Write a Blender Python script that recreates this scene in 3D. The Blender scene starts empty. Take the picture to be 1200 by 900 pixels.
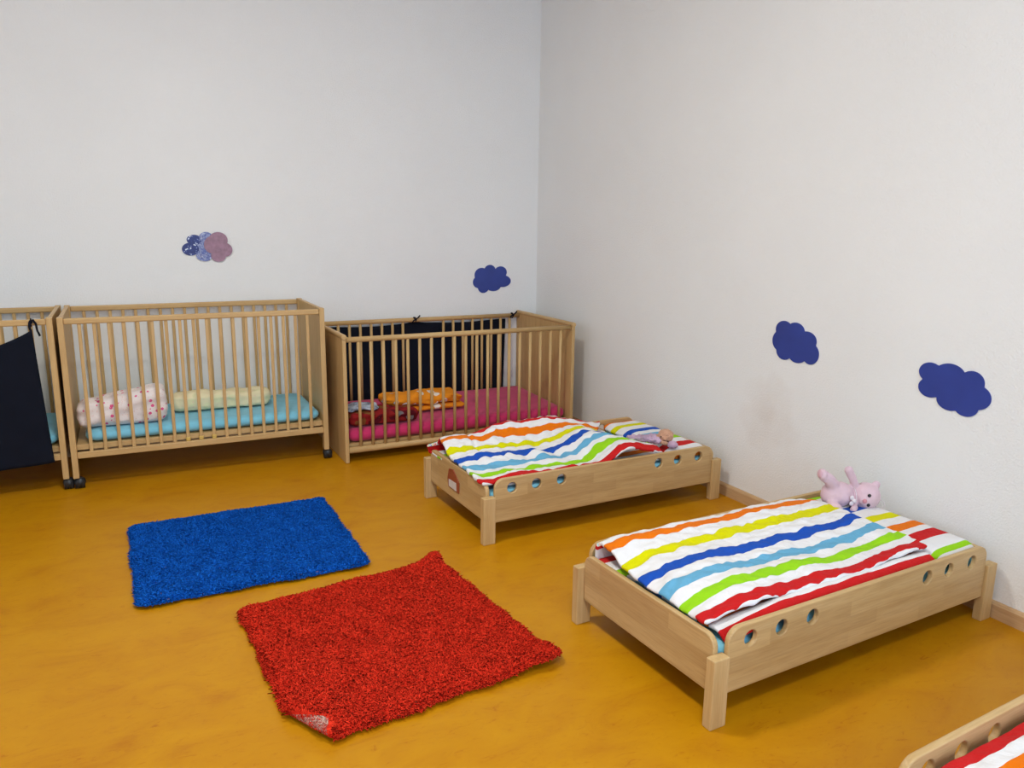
import bpy, bmesh, math, random
import numpy as np
from mathutils import Vector, Matrix, noise

random.seed(7)
rng = np.random.default_rng(11)
scene = bpy.context.scene
COL = scene.collection

# ------------------------------------------------------------------ object helpers
def link(o, parent=None):
    COL.objects.link(o)
    if parent is not None:
        o.parent = parent
    return o

def obj(name, bm, mats, parent=None, smooth=False, bevel=0.0, seg=2, angle=40):
    """link a bmesh (or mesh) as one object"""
    if isinstance(bm, bmesh.types.BMesh):
        me = bpy.data.meshes.new(name)
        bm.normal_update()
        bm.to_mesh(me); bm.free()
    else:
        me = bm
    if not isinstance(mats, (list, tuple)):
        mats = [mats]
    for m in mats:
        me.materials.append(m)
    if smooth:
        me.polygons.foreach_set('use_smooth', [True] * len(me.polygons))
    o = bpy.data.objects.new(name, me)
    link(o, parent)
    if bevel > 0:
        b = o.modifiers.new('bevel', 'BEVEL'); b.width = bevel; b.segments = seg
        b.limit_method = 'ANGLE'; b.angle_limit = math.radians(angle)
    return o

def thing(name, label, cat, loc=(0, 0, 0), rz=0.0, group=None):
    o = bpy.data.objects.new(name, None)
    o.empty_display_size = 0.1
    link(o); o.location = loc; o.rotation_euler = (0, 0, rz)
    tag(o, label, cat, group)
    return o

def tag(o, label, cat, group=None):
    o['label'] = label; o['category'] = cat
    if group: o['group'] = group
    return o

def struct(name, bm, mat, **k):
    o = obj(name, bm, mat, **k); o['kind'] = 'structure'
    return o

def copy_thing(root, loc, rz, label, group=None):
    r = root.copy(); COL.objects.link(r)
    r.location = loc; r.rotation_euler = (0, 0, rz); r['label'] = label
    if group: r['group'] = group
    for ch in list(root.children):
        c = ch.copy(); COL.objects.link(c); c.parent = r
        for g in ch.children:
            d = g.copy(); COL.objects.link(d); d.parent = c
    return r

# ------------------------------------------------------------------ mesh helpers
def box(bm, x0, x1, y0, y1, z0, z1):
    vs = [bm.verts.new(p) for p in ((x0,y0,z0),(x1,y0,z0),(x1,y1,z0),(x0,y1,z0),(x0,y0,z1),(x1,y0,z1),(x1,y1,z1),(x0,y1,z1))]
    for f in ((0,3,2,1),(4,5,6,7),(0,1,5,4),(1,2,6,5),(2,3,7,6),(3,0,4,7)):
        bm.faces.new([vs[i] for i in f])
    return bm

def boxm(*a):
    return box(bmesh.new(), *a)

def cyl(bm, p0, p1, r, n=14, r2=None, cap=True):
    p0 = Vector(p0); p1 = Vector(p1); d = (p1 - p0).normalized()
    a = d.orthogonal().normalized(); b = d.cross(a)
    r2 = r if r2 is None else r2
    A = []; B = []
    for i in range(n):
        t = 2 * math.pi * i / n
        v = a * math.cos(t) + b * math.sin(t)
        A.append(bm.verts.new(p0 + v * r)); B.append(bm.verts.new(p1 + v * r2))
    for i in range(n):
        j = (i + 1) % n
        bm.faces.new((A[i], A[j], B[j], B[i]))
    if cap:
        bm.faces.new(A[::-1]); bm.faces.new(B)
    return bm

def tube(bm, pts, r, n=8):
    """round tube through points, radius r or list"""
    pts = [Vector(p) for p in pts]
    rs = r if isinstance(r, (list, tuple)) else [r] * len(pts)
    rings = []
    ref = None
    for i, p in enumerate(pts):
        d = (pts[min(i + 1, len(pts) - 1)] - pts[max(i - 1, 0)]).normalized()
        if ref is None: ref = d.orthogonal().normalized()
        a = (ref - d * ref.dot(d)).normalized(); ref = a
        b = d.cross(a)
        rings.append([bm.verts.new(p + (a * math.cos(2 * math.pi * k / n) + b * math.sin(2 * math.pi * k / n)) * rs[i]) for k in range(n)])
    for i in range(len(rings) - 1):
        for k in range(n):
            l = (k + 1) % n
            bm.faces.new((rings[i][k], rings[i][l], rings[i + 1][l], rings[i + 1][k]))
    bm.faces.new(rings[0][::-1]); bm.faces.new(rings[-1])
    return bm

def ellipsoid(bm, c, r, rot=None, u=20, v=14):
    m = Matrix.Translation(Vector(c)) @ (rot.to_4x4() if rot is not None else Matrix.Identity(4)) @ Matrix.Diagonal((r[0], r[1], r[2], 1))
    bmesh.ops.create_uvsphere(bm, u_segments=u, v_segments=v, radius=1, matrix=m)
    return bm

def prism(bm, outline, d0, d1, axes, holes=()):
    """extrude a 2D outline (with holes) between d0 and d1. axes maps (u,v,d) -> xyz"""
    edges = []
    loops = [outline] + list(holes)
    for lp in loops:
        vs = [bm.verts.new(axes(u, v, d0)) for u, v in lp]
        for i in range(len(vs)):
            edges.append(bm.edges.new((vs[i], vs[(i + 1) % len(vs)])))
    r = bmesh.ops.triangle_fill(bm, use_beauty=True, use_dissolve=False, edges=edges)
    faces = [g for g in r['geom'] if isinstance(g, bmesh.types.BMFace)]
    e = bmesh.ops.extrude_face_region(bm, geom=faces)
    off = Vector(axes(0, 0, d1)) - Vector(axes(0, 0, d0))
    bmesh.ops.translate(bm, vec=off, verts=[g for g in e['geom'] if isinstance(g, bmesh.types.BMVert)])
    bmesh.ops.recalc_face_normals(bm, faces=bm.faces)
    return bm

def board(outline, d0, d1, axes, holes=(), r=.0035):
    """flat board with round holes and softly rounded arrises (outline in u,v; thickness d0..d1)"""
    cu = bpy.data.curves.new('board', 'CURVE'); cu.dimensions = '2D'; cu.fill_mode = 'BOTH'
    cu.extrude = abs(d1 - d0) / 2 - r; cu.bevel_depth = r; cu.bevel_resolution = 2; cu.offset = -r
    for lp in [outline] + [h[::-1] for h in holes]:
        sp_ = cu.splines.new('POLY'); sp_.points.add(len(lp) - 1); sp_.use_cyclic_u = True
        for p_, (u, v) in zip(sp_.points, lp): p_.co = (u, v, 0, 1)
    o = bpy.data.objects.new('board', cu); COL.objects.link(o)
    me = bpy.data.meshes.new_from_object(o.evaluated_get(bpy.context.evaluated_depsgraph_get()))
    bpy.data.objects.remove(o); bpy.data.curves.remove(cu)
    bm = bmesh.new(); bm.from_mesh(me); bpy.data.meshes.remove(me)
    for v in bm.verts: v.co = Vector(axes(v.co.x, v.co.y, (d0 + d1) / 2 + v.co.z))
    bmesh.ops.remove_doubles(bm, verts=bm.verts, dist=1e-6)
    bmesh.ops.recalc_face_normals(bm, faces=bm.faces)
    return bm

def circle2(cx, cy, r, n=24):
    return [(cx + r * math.cos(2 * math.pi * i / n), cy + r * math.sin(2 * math.pi * i / n)) for i in range(n)]

def round_top(x0, x1, z0, z1, r, n=8):
    """rectangle with rounded upper corners"""
    pts = [(x0, z0), (x1, z0)]
    for i in range(n + 1):
        t = math.pi / 2 * i / n
        pts.append((x1 - r + r * math.cos(t), z1 - r + r * math.sin(t)))
    for i in range(n + 1):
        t = math.pi / 2 * (1 + i / n)
        pts.append((x0 + r + r * math.cos(t), z1 - r + r * math.sin(t)))
    return pts

def fbm(x, y, z=0.0, o=3):
    return noise.fractal(Vector((x, y, z)), 1.0, 2.0, o)

# ------------------------------------------------------------------ material helpers
def mat(name, rough=0.5, spec=0.5):
    m = bpy.data.materials.new(name); m.use_nodes = True
    nt = m.node_tree; b = nt.nodes['Principled BSDF']
    b.inputs['Roughness'].default_value = rough
    b.inputs['Specular IOR Level'].default_value = spec
    return m, nt, b

def N(nt, t, **k):
    n = nt.nodes.new(t)
    for a, v in k.items():
        if a in n.inputs: n.inputs[a].default_value = v
        else: setattr(n, a, v)
    return n

def ramp(nt, fac, stops, interp='LINEAR'):
    r = nt.nodes.new('ShaderNodeValToRGB'); cr = r.color_ramp; cr.interpolation = interp
    while len(cr.elements) > 1: cr.elements.remove(cr.elements[-1])
    cr.elements[0].position = stops[0][0]; cr.elements[0].color = (*stops[0][1], 1)
    for p, c in stops[1:]:
        e = cr.elements.new(p); e.color = (*c, 1)
    nt.links.new(fac, r.inputs[0])
    return r

def bump(nt, b, height, strength, dist):
    n = nt.nodes.new('ShaderNodeBump'); n.inputs['Strength'].default_value = strength
    n.inputs['Distance'].default_value = dist
    nt.links.new(height, n.inputs['Height']); nt.links.new(n.outputs[0], b.inputs['Normal'])
    return n

def coords(nt, scale=(1, 1, 1), loc=(0, 0, 0), kind='Object'):
    tc = nt.nodes.new('ShaderNodeTexCoord'); mp = nt.nodes.new('ShaderNodeMapping')
    mp.inputs['Scale'].default_value = scale; mp.inputs['Location'].default_value = loc
    nt.links.new(tc.outputs[kind], mp.inputs[0])
    return mp.outputs[0]

def wood(name, axis, c0, c1, c2, blocks=False, rough=0.42):
    m, nt, b = mat(name, rough, 0.35)
    sc = [16, 16, 16]; sc[axis] = 1.1
    v = coords(nt, sc)
    n1 = N(nt, 'ShaderNodeTexNoise', Scale=2.2, Detail=5.0, Roughness=0.6, Distortion=0.6)
    nt.links.new(v, n1.inputs['Vector'])
    r = ramp(nt, n1.outputs[0], [(0.25, c0), (0.5, c1), (0.75, c2)])
    sc2 = [260, 260, 260]; sc2[axis] = 14
    v2 = coords(nt, sc2)
    n2 = N(nt, 'ShaderNodeTexNoise', Scale=1.0, Detail=2.0)
    nt.links.new(v2, n2.inputs['Vector'])
    mx = nt.nodes.new('ShaderNodeMix'); mx.data_type = 'RGBA'; mx.blend_type = 'MULTIPLY'
    mx.inputs[0].default_value = 0.30
    nt.links.new(r.outputs[0], mx.inputs[6])
    r2 = ramp(nt, n2.outputs[0], [(0.3, (0.62, 0.55, 0.48)), (0.6, (1, 1, 1))])
    nt.links.new(r2.outputs[0], mx.inputs[7])
    out = mx.outputs[2]
    if blocks:      # glued staves
        tc = nt.nodes.new('ShaderNodeTexCoord'); sp = nt.nodes.new('ShaderNodeSeparateXYZ'); cb = nt.nodes.new('ShaderNodeCombineXYZ')
        nt.links.new(tc.outputs['Object'], sp.inputs[0])
        nt.links.new(sp.outputs[axis], cb.inputs[0]); nt.links.new(sp.outputs[2], cb.inputs[1])
        br = N(nt, 'ShaderNodeTexBrick', Scale=1.0)
        br.offset = 0.37; br.offset_frequency = 2
        br.inputs['Brick Width'].default_value = 0.33; br.inputs['Row Height'].default_value = 0.047
        br.inputs['Mortar Size'].default_value = 0.0
        br.inputs['Color1'].default_value = (0.80, 0.76, 0.72, 1); br.inputs['Color2'].default_value = (1, 1, 1, 1)
        br.inputs['Mortar'].default_value = (0.8, 0.75, 0.7, 1)
        nt.links.new(cb.outputs[0], br.inputs['Vector'])
        m2 = nt.nodes.new('ShaderNodeMix'); m2.data_type = 'RGBA'; m2.blend_type = 'MULTIPLY'; m2.inputs[0].default_value = 0.75
        nt.links.new(out, m2.inputs[6]); nt.links.new(br.outputs[0], m2.inputs[7]); out = m2.outputs[2]
    nt.links.new(out, b.inputs['Base Color'])
    bump(nt, b, n2.outputs[0], 0.12, 0.001)
    return m

BE0, BE1, BE2 = (0.50, 0.315, 0.125), (0.575, 0.385, 0.170), (0.63, 0.44, 0.215)
bed_x = wood('beech_boards_x', 0, BE0, BE1, BE2, True)
bed_y = wood('beech_boards_y', 1, BE0, BE1, BE2, True)
bed_z = wood('beech_leg', 2, BE0, BE1, BE2)
CR0, CR1, CR2 = (0.48, 0.295, 0.115), (0.55, 0.355, 0.148), (0.61, 0.41, 0.18)
crib_x = wood('crib_beech_x', 0, CR0, CR1, CR2)
crib_y = wood('crib_beech_y', 1, CR0, CR1, CR2)
crib_z = wood('crib_beech_z', 2, CR0, CR1, CR2)
skirt = wood('skirting_wood', 1, (0.50, 0.31, 0.15), (0.58, 0.38, 0.20), (0.62, 0.43, 0.24))

def fabric(name, color, scale=900, b_str=0.15, rough=0.9, mottled=0.0, sheen=0.2):
    m, nt, b = mat(name, rough, 0.15)
    b.inputs['Sheen Weight'].default_value = sheen
    v = coords(nt)
    n = N(nt, 'ShaderNodeTexNoise', Scale=14.0, Detail=4.0)
    nt.links.new(v, n.inputs['Vector'])
    c = Vector(color); d = c * (1 - 0.12 - mottled)
    r = ramp(nt, n.outputs[0], [(0.35, tuple(d)), (0.65, tuple(c))])
    nt.links.new(r.outputs[0], b.inputs['Base Color'])
    w = N(nt, 'ShaderNodeTexNoise', Scale=float(scale), Detail=1.0)
    nt.links.new(v, w.inputs['Vector'])
    bump(nt, b, w.outputs[0], b_str, 0.001)
    return m

# striped cotton: bands run along U, V is metres across the cloth
WHT = (0.74, 0.725, 0.72)
stripes, nt, b = mat('striped_cotton', 0.9, 0.08)
b.inputs['Sheen Weight'].default_value = 0.03
uv = nt.nodes.new('ShaderNodeUVMap'); uv.uv_map = 'UVMap'
sp = nt.nodes.new('ShaderNodeSeparateXYZ'); nt.links.new(uv.outputs[0], sp.inputs[0])
dv = N(nt, 'ShaderNodeMath', operation='DIVIDE'); dv.inputs[1].default_value = 0.565
nt.links.new(sp.outputs[1], dv.inputs[0])
fr = N(nt, 'ShaderNodeMath', operation='FRACT'); nt.links.new(dv.outputs[0], fr.inputs[0])
RED, ORA, YEL, BLU, SKY, LIM = (0.52, 0.014, 0.014), (0.74, 0.165, 0.003), (0.63, 0.61, 0.001), (0.013, 0.075, 0.41), (0.13, 0.37, 0.55), (0.28, 0.58, 0.012)
cr = ramp(nt, fr.outputs[0], [(0.0, WHT), (0.053, RED), (0.142, WHT), (0.257, LIM), (0.336, WHT), (0.402, SKY), (0.474, WHT), (0.543, BLU), (0.628, WHT), (0.735, YEL), (0.814, WHT), (0.903, ORA), (0.989, WHT)], 'CONSTANT')
nt.links.new(cr.outputs[0], b.inputs['Base Color'])
v = coords(nt); w1 = N(nt, 'ShaderNodeTexNoise', Scale=38.0, Detail=4.0, Distortion=0.8); nt.links.new(v, w1.inputs['Vector'])
bump(nt, b, w1.outputs[0], 0.6, 0.007)

# dotted cotton (pink dots on white)
def dotted(name, base, dots, scale, radius, seed=0.0, second=None):
    m, nt, b = mat(name, 0.88, 0.15)
    v = coords(nt, (1, 1, 1), (seed, seed * 1.7, seed * .6))
    vo = N(nt, 'ShaderNodeTexVoronoi', Scale=scale, Randomness=1.0); nt.links.new(v, vo.inputs['Vector'])
    lt = N(nt, 'ShaderNodeMath', operation='LESS_THAN'); lt.inputs[1].default_value = radius
    nt.links.new(vo.outputs['Distance'], lt.inputs[0])
    sx = nt.nodes.new('ShaderNodeSeparateColor'); nt.links.new(vo.outputs['Color'], sx.inputs[0])
    g = N(nt, 'ShaderNodeMath', operation='GREATER_THAN'); g.inputs[1].default_value = 0.35
    nt.links.new(sx.outputs[0], g.inputs[0])
    mu = N(nt, 'ShaderNodeMath', operation='MULTIPLY'); nt.links.new(lt.outputs[0], mu.inputs[0]); nt.links.new(g.outputs[0], mu.inputs[1])
    mx = nt.nodes.new('ShaderNodeMix'); mx.data_type = 'RGBA'
    nt.links.new(mu.outputs[0], mx.inputs[0]); mx.inputs[6].default_value = (*base, 1); mx.inputs[7].default_value = (*dots, 1)
    out = mx.outputs[2]
    if second:
        v2 = N(nt, 'ShaderNodeTexVoronoi', Scale=scale * 2.6, Randomness=1.0); nt.links.new(v, v2.inputs['Vector'])
        l2 = N(nt, 'ShaderNodeMath', operation='LESS_THAN'); l2.inputs[1].default_value = 0.2; nt.links.new(v2.outputs['Distance'], l2.inputs[0])
        m2 = nt.nodes.new('ShaderNodeMix'); m2.data_type = 'RGBA'
        nt.links.new(l2.outputs[0], m2.inputs[0]); nt.links.new(out, m2.inputs[6]); m2.inputs[7].default_value = (*second, 1); out = m2.outputs[2]
    nt.links.new(out, b.inputs['Base Color'])
    w = N(nt, 'ShaderNodeTexNoise', Scale=30.0, Detail=3.0); nt.links.new(v, w.inputs['Vector'])
    bump(nt, b, w.outputs[0], 0.4, 0.006)
    return m

sheet_blue = fabric('light_blue_sheet', (0.21, 0.55, 0.70))
sheet_pink = fabric('pink_sheet', (0.58, 0.035, 0.135))
black_cloth = fabric('black_cloth', (0.006, 0.008, 0.016), sheen=0.0)
dots_pink = dotted('pink_dotted_cotton', (0.80, 0.72, 0.70), (0.70, 0.10, 0.25), 34.0, 0.28, 0.3, (0.74, 0.50, 0.46))
yel_cotton = dotted('pale_yellow_cotton', (0.80, 0.73, 0.47), (0.74, 0.72, 0.44), 16.0, 0.34, 0.9, (0.80, 0.66, 0.46))
ora_cotton = dotted('orange_spotted_cotton', (0.80, 0.27, 0.015), (0.82, 0.74, 0.64), 15.0, 0.36, 2.3)

dred, nt, b = mat('dark_red_patterned_fleece', 0.95, 0.1)
v = coords(nt); n = N(nt, 'ShaderNodeTexNoise', Scale=11.0, Detail=2.0); nt.links.new(v, n.inputs['Vector'])
r = ramp(nt, n.outputs[0], [(0.0, (0.20, 0.07, 0.02)), (0.42, (0.25, 0.015, 0.015)), (0.56, (0.10, 0.008, 0.014)), (0.64, (0.22, 0.20, 0.20))], 'CONSTANT')
nt.links.new(r.outputs[0], b.inputs['Base Color'])
grey_cloth, nt, b = mat('grey_blue_cloth', 0.9, 0.1)
v = coords(nt); n = N(nt, 'ShaderNodeTexNoise', Scale=30.0, Detail=3.0); nt.links.new(v, n.inputs['Vector'])
r = ramp(nt, n.outputs[0], [(0.35, (0.10, 0.12, 0.16)), (0.5, (0.38, 0.43, 0.52)), (0.7, (0.48, 0.52, 0.60))])
nt.links.new(r.outputs[0], b.inputs['Base Color'])

# plastered wall
def plaster(name, c):
    m, nt, b = mat(name, 0.92, 0.12)
    v = coords(nt)
    big = N(nt, 'ShaderNodeTexNoise', Scale=1.6, Detail=3.0); nt.links.new(v, big.inputs['Vector'])
    r = ramp(nt, big.outputs[0], [(0.3, tuple(Vector(c) * 0.965)), (0.7, c)])
    nt.links.new(r.outputs[0], b.inputs['Base Color'])
    n1 = N(nt, 'ShaderNodeTexNoise', Scale=130.0, Detail=3.0, Roughness=0.6); nt.links.new(v, n1.inputs['Vector'])
    bump(nt, b, n1.outputs[0], 0.55, 0.005)
    return m, nt, b, r, v
wall_m, *_ = plaster('wall_plaster', (0.83, 0.835, 0.82))
wall_r, nt, b, r, v = plaster('wall_plaster_scuffed', (0.83, 0.835, 0.82))
# a faint scuff mark rubbed onto the right-hand wall
geo = nt.nodes.new('ShaderNodeNewGeometry'); ms = N(nt, 'ShaderNodeVectorMath', operation='DISTANCE')
nz = N(nt, 'ShaderNodeTexNoise', Scale=9.0, Detail=3.0); nt.links.new(v, nz.inputs['Vector'])
nt.links.new(geo.outputs['Position'], ms.inputs[0]); ms.inputs[1].default_value = (0, -2.24, 0.45)
ad = N(nt, 'ShaderNodeMath', operation='MULTIPLY_ADD'); ad.inputs[1].default_value = 0.22; nt.links.new(nz.outputs[0], ad.inputs[0]); nt.links.new(ms.outputs['Value'], ad.inputs[2])
rr = ramp(nt, ad.outputs[0], [(0.12, (0.91, 0.87, 0.84)), (0.30, (1, 1, 1))])
mx = nt.nodes.new('ShaderNodeMix'); mx.data_type = 'RGBA'; mx.blend_type = 'MULTIPLY'; mx.inputs[0].default_value = 1
nt.links.new(r.outputs[0], mx.inputs[6]); nt.links.new(rr.outputs[0], mx.inputs[7]); nt.links.new(mx.outputs[2], b.inputs['Base Color'])
ceil_m, *_ = plaster('ceiling_paint', (0.82, 0.82, 0.81))

# marbled linoleum
lino, nt, b = mat('marbled_linoleum', 0.40, 0.2)
v = coords(nt)
wn = N(nt, 'ShaderNodeTexNoise', Scale=1.3, Detail=4.0); nt.links.new(v, wn.inputs['Vector'])
mxv = nt.nodes.new('ShaderNodeMix'); mxv.data_type = 'VECTOR'; mxv.inputs[0].default_value = 0.06
nt.links.new(v, mxv.inputs[4]); nt.links.new(wn.outputs['Color'], mxv.inputs[5])
mp2 = nt.nodes.new('ShaderNodeMapping'); mp2.inputs['Rotation'].default_value = (0, 0, 0.5); mp2.inputs['Scale'].default_value = (4.5, 8.5, 4)
nt.links.new(mxv.outputs[1], mp2.inputs[0])
n1 = N(nt, 'ShaderNodeTexNoise', Scale=1.0, Detail=9.0, Roughness=0.62, Distortion=0.9); nt.links.new(mp2.outputs[0], n1.inputs['Vector'])
r1 = ramp(nt, n1.outputs[0], [(0.25, (0.40, 0.145, 0.002)), (0.42, (0.465, 0.195, 0.002)), (0.55, (0.49, 0.215, 0.002)), (0.70, (0.51, 0.232, 0.003)), (0.82, (0.48, 0.20, 0.003))])
mp3 = nt.nodes.new('ShaderNodeMapping'); mp3.inputs['Rotation'].default_value = (0, 0, 0.9); mp3.inputs['Scale'].default_value = (20, 48, 10)
nt.links.new(mxv.outputs[1], mp3.inputs[0])
n2 = N(nt, 'ShaderNodeTexNoise', Scale=1.0, Detail=6.0, Roughness=0.7, Distortion=1.6); nt.links.new(mp3.outputs[0], n2.inputs['Vector'])
r2 = ramp(nt, n2.outputs[0], [(0.27, (0.74, 0.52, 0.42)), (0.36, (0.93, 0.86, 0.85)), (0.46, (1, 1, 1))])
mx = nt.nodes.new('ShaderNodeMix'); mx.data_type = 'RGBA'; mx.blend_type = 'MULTIPLY'; mx.inputs[0].default_value = 0.95
nt.links.new(r1.outputs[0], mx.inputs[6]); nt.links.new(r2.outputs[0], mx.inputs[7])
nt.links.new(mx.outputs[2], b.inputs['Base Color'])

def plain(name, c, rough=0.5, spec=0.5, metal=0.0, var=0.08, scale=20.0):
    m, nt, b = mat(name, rough, spec); b.inputs['Metallic'].default_value = metal
    v = coords(nt); n = N(nt, 'ShaderNodeTexNoise', Scale=scale, Detail=2.0); nt.links.new(v, n.inputs['Vector'])
    r = ramp(nt, n.outputs[0], [(0.3, tuple(Vector(c) * (1 - var))), (0.7, c)]); nt.links.new(r.outputs[0], b.inputs['Base Color'])
    return m
caster_m = plain('caster_rubber', (0.014, 0.016, 0.018), 0.45)
clip_m = plain('yellow_slat_peg', (0.62, 0.42, 0.10), 0.5)
foil_blue = plain('dark_blue_card', (0.026, 0.052, 0.29), 0.42, 0.5, 0.0, 0.2, 9.0)
foil_painted_glint, nt, b = mat('navy_foil_painted_glints', 0.35, 0.4)
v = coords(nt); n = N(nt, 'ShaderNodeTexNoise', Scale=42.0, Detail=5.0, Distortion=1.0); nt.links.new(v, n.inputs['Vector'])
r = ramp(nt, n.outputs[0], [(0.50, (0.012, 0.020, 0.15)), (0.58, (0.03, 0.05, 0.25)), (0.62, (0.70, 0.76, 0.86))]); nt.links.new(r.outputs[0], b.inputs['Base Color'])  # pale noise patches are glints painted into the navy base colour
foil_pink = plain('shiny_mauve_foil', (0.36, 0.19, 0.26), 0.42, 0.5, 0.0, 0.30, 40.0)
foil_pale, nt, b = mat('crinkled_pale_blue_foil', 0.3, 0.8); b.inputs['Metallic'].default_value = 0.2
v = coords(nt); n = N(nt, 'ShaderNodeTexNoise', Scale=60.0, Detail=4.0, Distortion=1.5); nt.links.new(v, n.inputs['Vector'])
r = ramp(nt, n.outputs[0], [(0.4, (0.06, 0.08, 0.26)), (0.55, (0.20, 0.22, 0.38)), (0.68, (0.42, 0.44, 0.54))]); nt.links.new(r.outputs[0], b.inputs['Base Color'])
bump(nt, b, n.outputs[0], 0.6, 0.004)
plush = fabric('pale_pink_plush', (0.69, 0.49, 0.54), 500, 0.4, 0.95)
plush_pad = fabric('foot_pad_pink', (0.66, 0.40, 0.45), 500, 0.3)
button = plain('black_button', (0.012, 0.012, 0.015), 0.2)
nose_m = fabric('pink_nose_stitching', (0.60, 0.26, 0.30))
ribbon = fabric('white_ribbon', (0.75, 0.68, 0.70))
lilac = fabric('lilac_doll_clothes', (0.56, 0.38, 0.50), 300, 0.4, mottled=0.25)
dollskin = fabric('tan_doll_head', (0.58, 0.32, 0.20), 200, 0.4, mottled=0.2)
plaque_m = plain('red_brown_plaque', (0.30, 0.062, 0.022), 0.5)
paper_m = plain('paper_label', (0.62, 0.56, 0.50), 0.7)
ink_m = plain('grey_print', (0.25, 0.22, 0.20), 0.7)
white_frame = plain('white_window_paint', (0.75, 0.75, 0.74), 0.4)

# ------------------------------------------------------------------ ROOM
RX, RY, RH = -5.6, -6.1, 3.1
struct('floor', boxm(RX - .2, .2, RY - .2, .2, -.12, 0), lino)
struct('ceiling', boxm(RX - .2, .2, RY - .2, .2, RH, RH + .12), ceil_m)
struct('wall_back', boxm(RX - .2, .2, 0, .2, 0, RH), wall_m)
struct('wall_right', boxm(0, .2, RY, 0, 0, RH), wall_r)

def wall_open(name, u0, u1, op, place):
    """wall slab in u with window openings op = [(a,b,z0,z1)]"""
    bm = bmesh.new()
    prism(bm, [(u0, 0), (u1, 0), (u1, RH), (u0, RH)], 0, 1, place, holes=[[(a, c), (b_, c), (b_, d), (a, d)] for a, b_, c, d in op])
    return struct(name, bm, wall_m)
left_op = [(-3.1, -1.5, 0.85, 2.5), (-5.5, -3.9, 0.85, 2.5)]
front_op = [(-4.6, -3.1, 0.85, 2.5), (-2.3, -0.5, 0.25, 2.4)]
wall_open('wall_left', RY, 0, left_op, lambda u, v, d: (RX - .2 * d, u, v))
wall_open('wall_front', RX, 0, front_op, lambda u, v, d: (u, RY - .2 * d, v))

glass_m = bpy.data.materials.new('window_glass'); glass_m.use_nodes = True
nt = glass_m.node_tree; nt.nodes.remove(nt.nodes['Principled BSDF'])
tr = nt.nodes.new('ShaderNodeBsdfTransparent'); gl = N(nt, 'ShaderNodeBsdfGlossy', Roughness=0.03); ms = nt.nodes.new('ShaderNodeMixShader')
ms.inputs[0].default_value = 0.07; nt.links.new(tr.outputs[0], ms.inputs[1]); nt.links.new(gl.outputs[0], ms.inputs[2])
nt.links.new(ms.outputs[0], nt.nodes['Material Output'].inputs[0])

def window(n, a, b_, c, d, place):
    """frame with a mullion plus pane"""
    f = 0.055; m = (a + b_) / 2
    holes = [[(a + f, c + f), (m - f / 2, c + f), (m - f / 2, d - f), (a + f, d - f)], [(m + f / 2, c + f), (b_ - f, c + f), (b_ - f, d - f), (m + f / 2, d - f)]]
    fr = struct('window_%d' % n, prism(bmesh.new(), [(a, c), (b_, c), (b_, d), (a, d)], .35, .65, place, holes), white_frame)
    obj('pane', prism(bmesh.new(), [(a + .03, c + .03), (b_ - .03, c + .03), (b_ - .03, d - .03), (a + .03, d - .03)], .48, .52, place), glass_m, fr)
    return fr
k = 1
for o_ in left_op:
    window(k, *o_, lambda u, v, d: (RX - .2 * d, u, v)); k += 1
for o_ in front_op:
    window(k, *o_, lambda u, v, d: (u, RY - .2 * d, v)); k += 1

def skirting(name, pts_axis, m):
    bm = bmesh.new()
    prof = [(0, 0), (-.015, 0), (-.015, .048), (-.010, .056), (-.004, .058), (0, .058)]
    if pts_axis == 'right': prism(bm, prof, RY, 0, lambda u, v, d: (u, d, v))
    else: prism(bm, [(p[0] * .8, p[1]) for p in prof], RX, -.015, lambda u, v, d: (d, u, v))
    return struct(name, bm, m)
skirting('baseboard_right', 'right', skirt)
skirting('baseboard_back', 'back', skirt)

# ------------------------------------------------------------------ low beds
BL, BW, BH = 1.27, 0.6525, 0.20
LX, LY = 0.055, 0.031
def make_bed():
    t = thing('low_bed', '', 'bed')
    for x in (0, BL - LX):
        for y in (0, BW - LY):
            obj('leg', boxm(x, x + LX, y, y + LY, 0, BH), bed_z, t, bevel=.003)
    hx = (.135, .252, .374)
    holes = [circle2(h, .228, .0225) for h in hx] + [circle2(BL - h, .228, .0225) for h in (.138, .262, .374)]
    out = round_top(LX, BL - LX, .087, .272, .042)
    obj('side_board', board(out, .009, .026, lambda u, v, d: (u, d, v), holes), bed_x, t)
    obj('side_board', board(out, BW - .009, BW - .026, lambda u, v, d: (u, d, v), holes), bed_x, t)
    out = round_top(LY, BW - LY, .085, .247, .035)
    obj('end_board', board(out, .024, .042, lambda u, v, d: (d, u, v)), bed_y, t)
    obj('end_board', board(out, BL - .024, BL - .042, lambda u, v, d: (d, u, v)), bed_y, t)
    obj('base_board', boxm(.044, BL - .044, .027, BW - .027, .093, .105), bed_x, t)
    return t
B1 = (-1.3381, -2.0778, 0.0305); B2 = (-1.2918, -3.4076, 0.0502); B3 = (-1.298, -4.566, 0.058)
bed1 = make_bed(); bed1.location = (B1[0], B1[1], 0); bed1.rotation_euler = (0, 0, B1[2])
bed1['label'] = 'low beech childs bed with a red-brown house plaque, standing nearest the cribs'
BG = 'low beech beds along the right wall'
bed1['group'] = BG
bed2 = copy_thing(bed1, (B2[0], B2[1], 0), B2[2], 'low beech childs bed in the middle, under the flat striped duvet and pink teddy', BG)
bed3 = copy_thing(bed1, (B3[0], B3[1], 0), B3[2], 'low beech childs bed at the bottom right corner, mostly out of frame', BG)
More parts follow.
